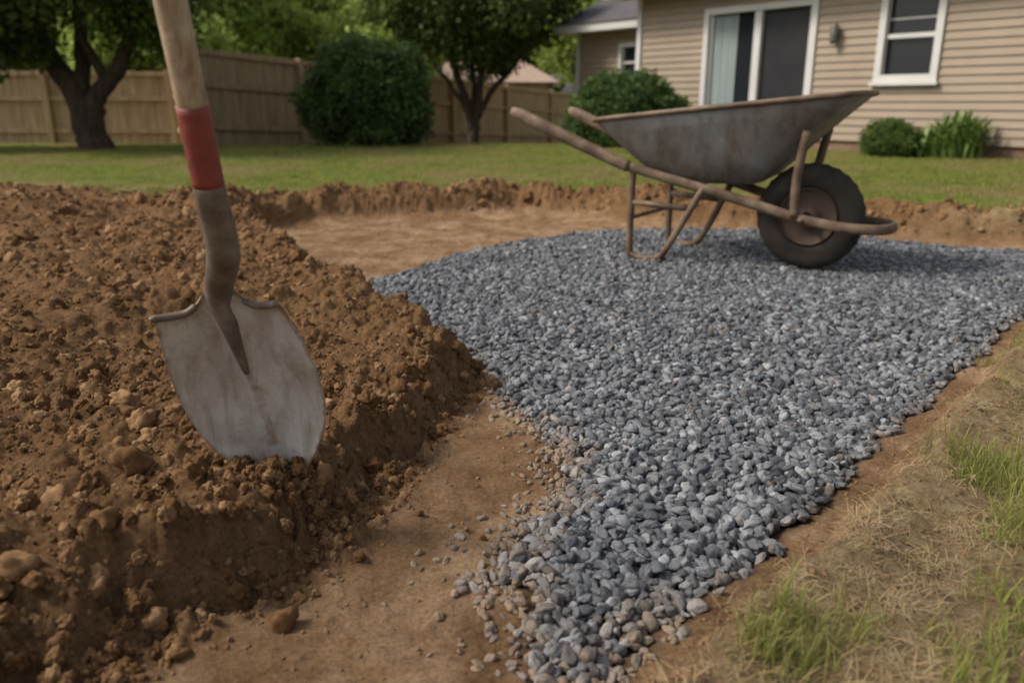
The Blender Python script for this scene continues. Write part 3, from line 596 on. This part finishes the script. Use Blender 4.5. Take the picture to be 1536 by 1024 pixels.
# ------------------------------------------------------------------ wheelbarrow (local x forward to wheel, y away, z up)
WB=empty('wheelbarrow',(1.33,3.57,.0),math.radians(-33)); WB.scale=(1.02,1.02,1.02); Rw=.232
segs=56; prof=[]
for k in range(14):
    a=2*math.pi*k/14; prof.append((Rw-.06+math.cos(a)*.06,math.sin(a)*.052))
V=[];F=[]
for i in range(segs):
    t=2*math.pi*i/segs
    for k,(r,yy) in enumerate(prof):
        rr_=r-(.005 if (i%2 and r>Rw-.02) else 0); V.append((rr_*math.cos(t),yy,Rw+rr_*math.sin(t)))
for i in range(segs):
    for k in range(14): F.append((i*14+k,i*14+(k+1)%14,((i+1)%segs)*14+(k+1)%14,((i+1)%segs)*14+k))
mesh_obj('tyre',V,F,m_tyre,WB,True)
rp=[(.12,-.045),(.128,-.038),(.11,-.03),(.085,-.018),(.045,-.02),(.035,-.05),(.02,-.055),(.02,.055),(.035,.05),(.045,.02),(.085,.018),(.11,.03),(.128,.038),(.12,.045)]
V=[];F=[]
for i in range(40):
    t=2*math.pi*i/40
    for r,yy in rp: V.append((r*math.cos(t),yy,Rw+r*math.sin(t)))
m_=len(rp)
for i in range(40):
    for k in range(m_-1): F.append((i*m_+k,i*m_+k+1,((i+1)%40)*m_+k+1,((i+1)%40)*m_+k))
mesh_obj('wheel_rim',V,F,m_rim,WB,True)
mb=MB(); mb.tube([(0,-.17,Rw),(0,.17,Rw)],.012,10); mb.obj('axle',m_rustbar,WB,True)
def ring(xr,xf,wr,wf,zr,zf,n=64,ex=4.5):
    out=[]
    for i in range(n):
        t=2*math.pi*i/n; c_,s_=math.cos(t),math.sin(t); u=math.copysign(abs(c_)**(2/ex),c_); w=math.copysign(abs(s_)**(2/ex),s_)
        k=(u+1)/2; out.append(Vector((xr+(xf-xr)*k,w*(wr+(wf-wr)*k),zr+(zf-zr)*k)))
    return out
rings=[ring(-.98,.19,.32,.25,.628,.745),ring(-.91,.10,.295,.232,.57,.665),ring(-.83,.01,.268,.21,.505,.58),ring(-.74,-.09,.235,.185,.435,.48),ring(-.66,-.17,.2,.16,.39,.405),ring(-.6,-.23,.16,.13,.365,.37),ring(-.45,-.35,.05,.05,.36,.36)]
V=[];F=[]
for r in rings: V+=r
for j in range(len(rings)-1):
    for i in range(64): F.append((j*64+i,j*64+(i+1)%64,(j+1)*64+(i+1)%64,(j+1)*64+i))
F.append(tuple((len(rings)-1)*64+i for i in range(64)))
ob=mesh_obj('tray',V,F,m_tray,WB,True); md=ob.modifiers.new('t','SOLIDIFY'); md.thickness=.004
rim=ring(-.985,.195,.324,.254,.628,.746); mb=MB(); mb.tube(rim+[rim[0],rim[1]],.0115,8); mb.obj('tray_rim',m_rustbar,WB,True)
for sg,nm in((-1,'near'),(1,'far')):
    mb=MB(); hp=smoothpath([(-1.37,sg*.285,.672),(-1.15,sg*.28,.585),(-.9,sg*.265,.485),(-.76,sg*.25,.43)],5)
    mb.tube(hp,list(np.interp(np.linspace(0,1,len(hp)),[0,.1,.45,1],[.012,.02,.019,.017])),12,flat=1.55); mb.obj('handle_'+nm,m_rustbar,WB,True)
    mb=MB(); mb.tube(smoothpath([(-.86,sg*.26,.462),(-.7,sg*.24,.415),(-.42,sg*.2,.345),(-.15,sg*.165,.275),(0,sg*.15,.236),(.15,sg*.145,.215),(.26,sg*.13,.21),(.325,sg*.08,.21),(.345,0,.21)],6),.013,10,flat=1.7); mb.obj('rail_'+nm,m_rustbar,WB,True)
    mb=MB(); yo=sg*.235
    mb.tube(smoothpath([(-.74,yo,.42),(-.745,yo,.34),(-.745,yo,.06),(-.73,yo,.028),(-.69,yo,.018),(-.63,yo,.018),(-.59,yo,.035),(-.545,yo,.1),(-.42,sg*.2,.345)],5),.0165,10); 
    mb.tube([(-.742,yo,.27),(-.48,sg*.215,.255)],.014,8); mb.obj('leg_'+nm,m_rustbar,WB,True)
    mb=MB(); mb.tube(smoothpath([(-.03,sg*.158,.24),(-.03,sg*.17,.4),(.0,sg*.2,.6)],4),.0135,8,flat=1.4); mb.obj('tray_brace_'+nm,m_rustbar,WB,True)
mb=MB(); mb.tube([(-.742,-.235,.2),(-.742,.235,.2)],.011,8); mb.tube([(-.5,-.2,.352),(-.5,.2,.352)],.012,8); mb.tube([(-.2,-.17,.29),(-.2,.17,.29)],.014,8); mb.obj('cross_members',m_rustbar,WB,True)

# ------------------------------------------------------------------ light, world, camera
w=bpy.data.worlds.new('World'); scene.world=w; w.use_nodes=True; nt=w.node_tree; bg=nt.nodes['Background']
el=math.radians(46); azv=Vector((-.85,-.05,0)).normalized()
sky=nt.nodes.new('ShaderNodeTexSky'); sky.sky_type='NISHITA'; sky.sun_disc=False; sky.sun_elevation=el; sky.sun_rotation=math.atan2(azv.x,azv.y); sky.dust_density=4; sky.air_density=1.; sky.ozone_density=.5
hs=nt.nodes.new('ShaderNodeHueSaturation'); hs.inputs['Saturation'].default_value=.35; nt.links.new(sky.outputs[0],hs.inputs['Color'])
nt.links.new(hs.outputs[0],bg.inputs[0]); bg.inputs[1].default_value=.15
sd=Vector((azv.x*math.cos(el),azv.y*math.cos(el),math.sin(el)))
l=bpy.data.lights.new('sun','SUN'); l.energy=2.8; l.angle=math.radians(12); l.color=(1,.91,.78); lo=bpy.data.objects.new('sun',l); lo.rotation_euler=(-sd).to_track_quat('-Z','Y').to_euler(); link(lo)
cam=bpy.data.cameras.new('camera'); cam.lens=28; cam.sensor_width=36; cam.clip_start=.02; cam.clip_end=2000; cam.dof.use_dof=True; cam.dof.focus_distance=1.6; cam.dof.aperture_fstop=3.0
co_=bpy.data.objects.new('camera',cam); co_.location=(0,0,.72); co_.rotation_euler=(math.radians(90-16.63),0,0); link(co_); scene.camera=co_
scene.view_settings.view_transform='Standard'; scene.view_settings.look='None'; scene.view_settings.exposure=0
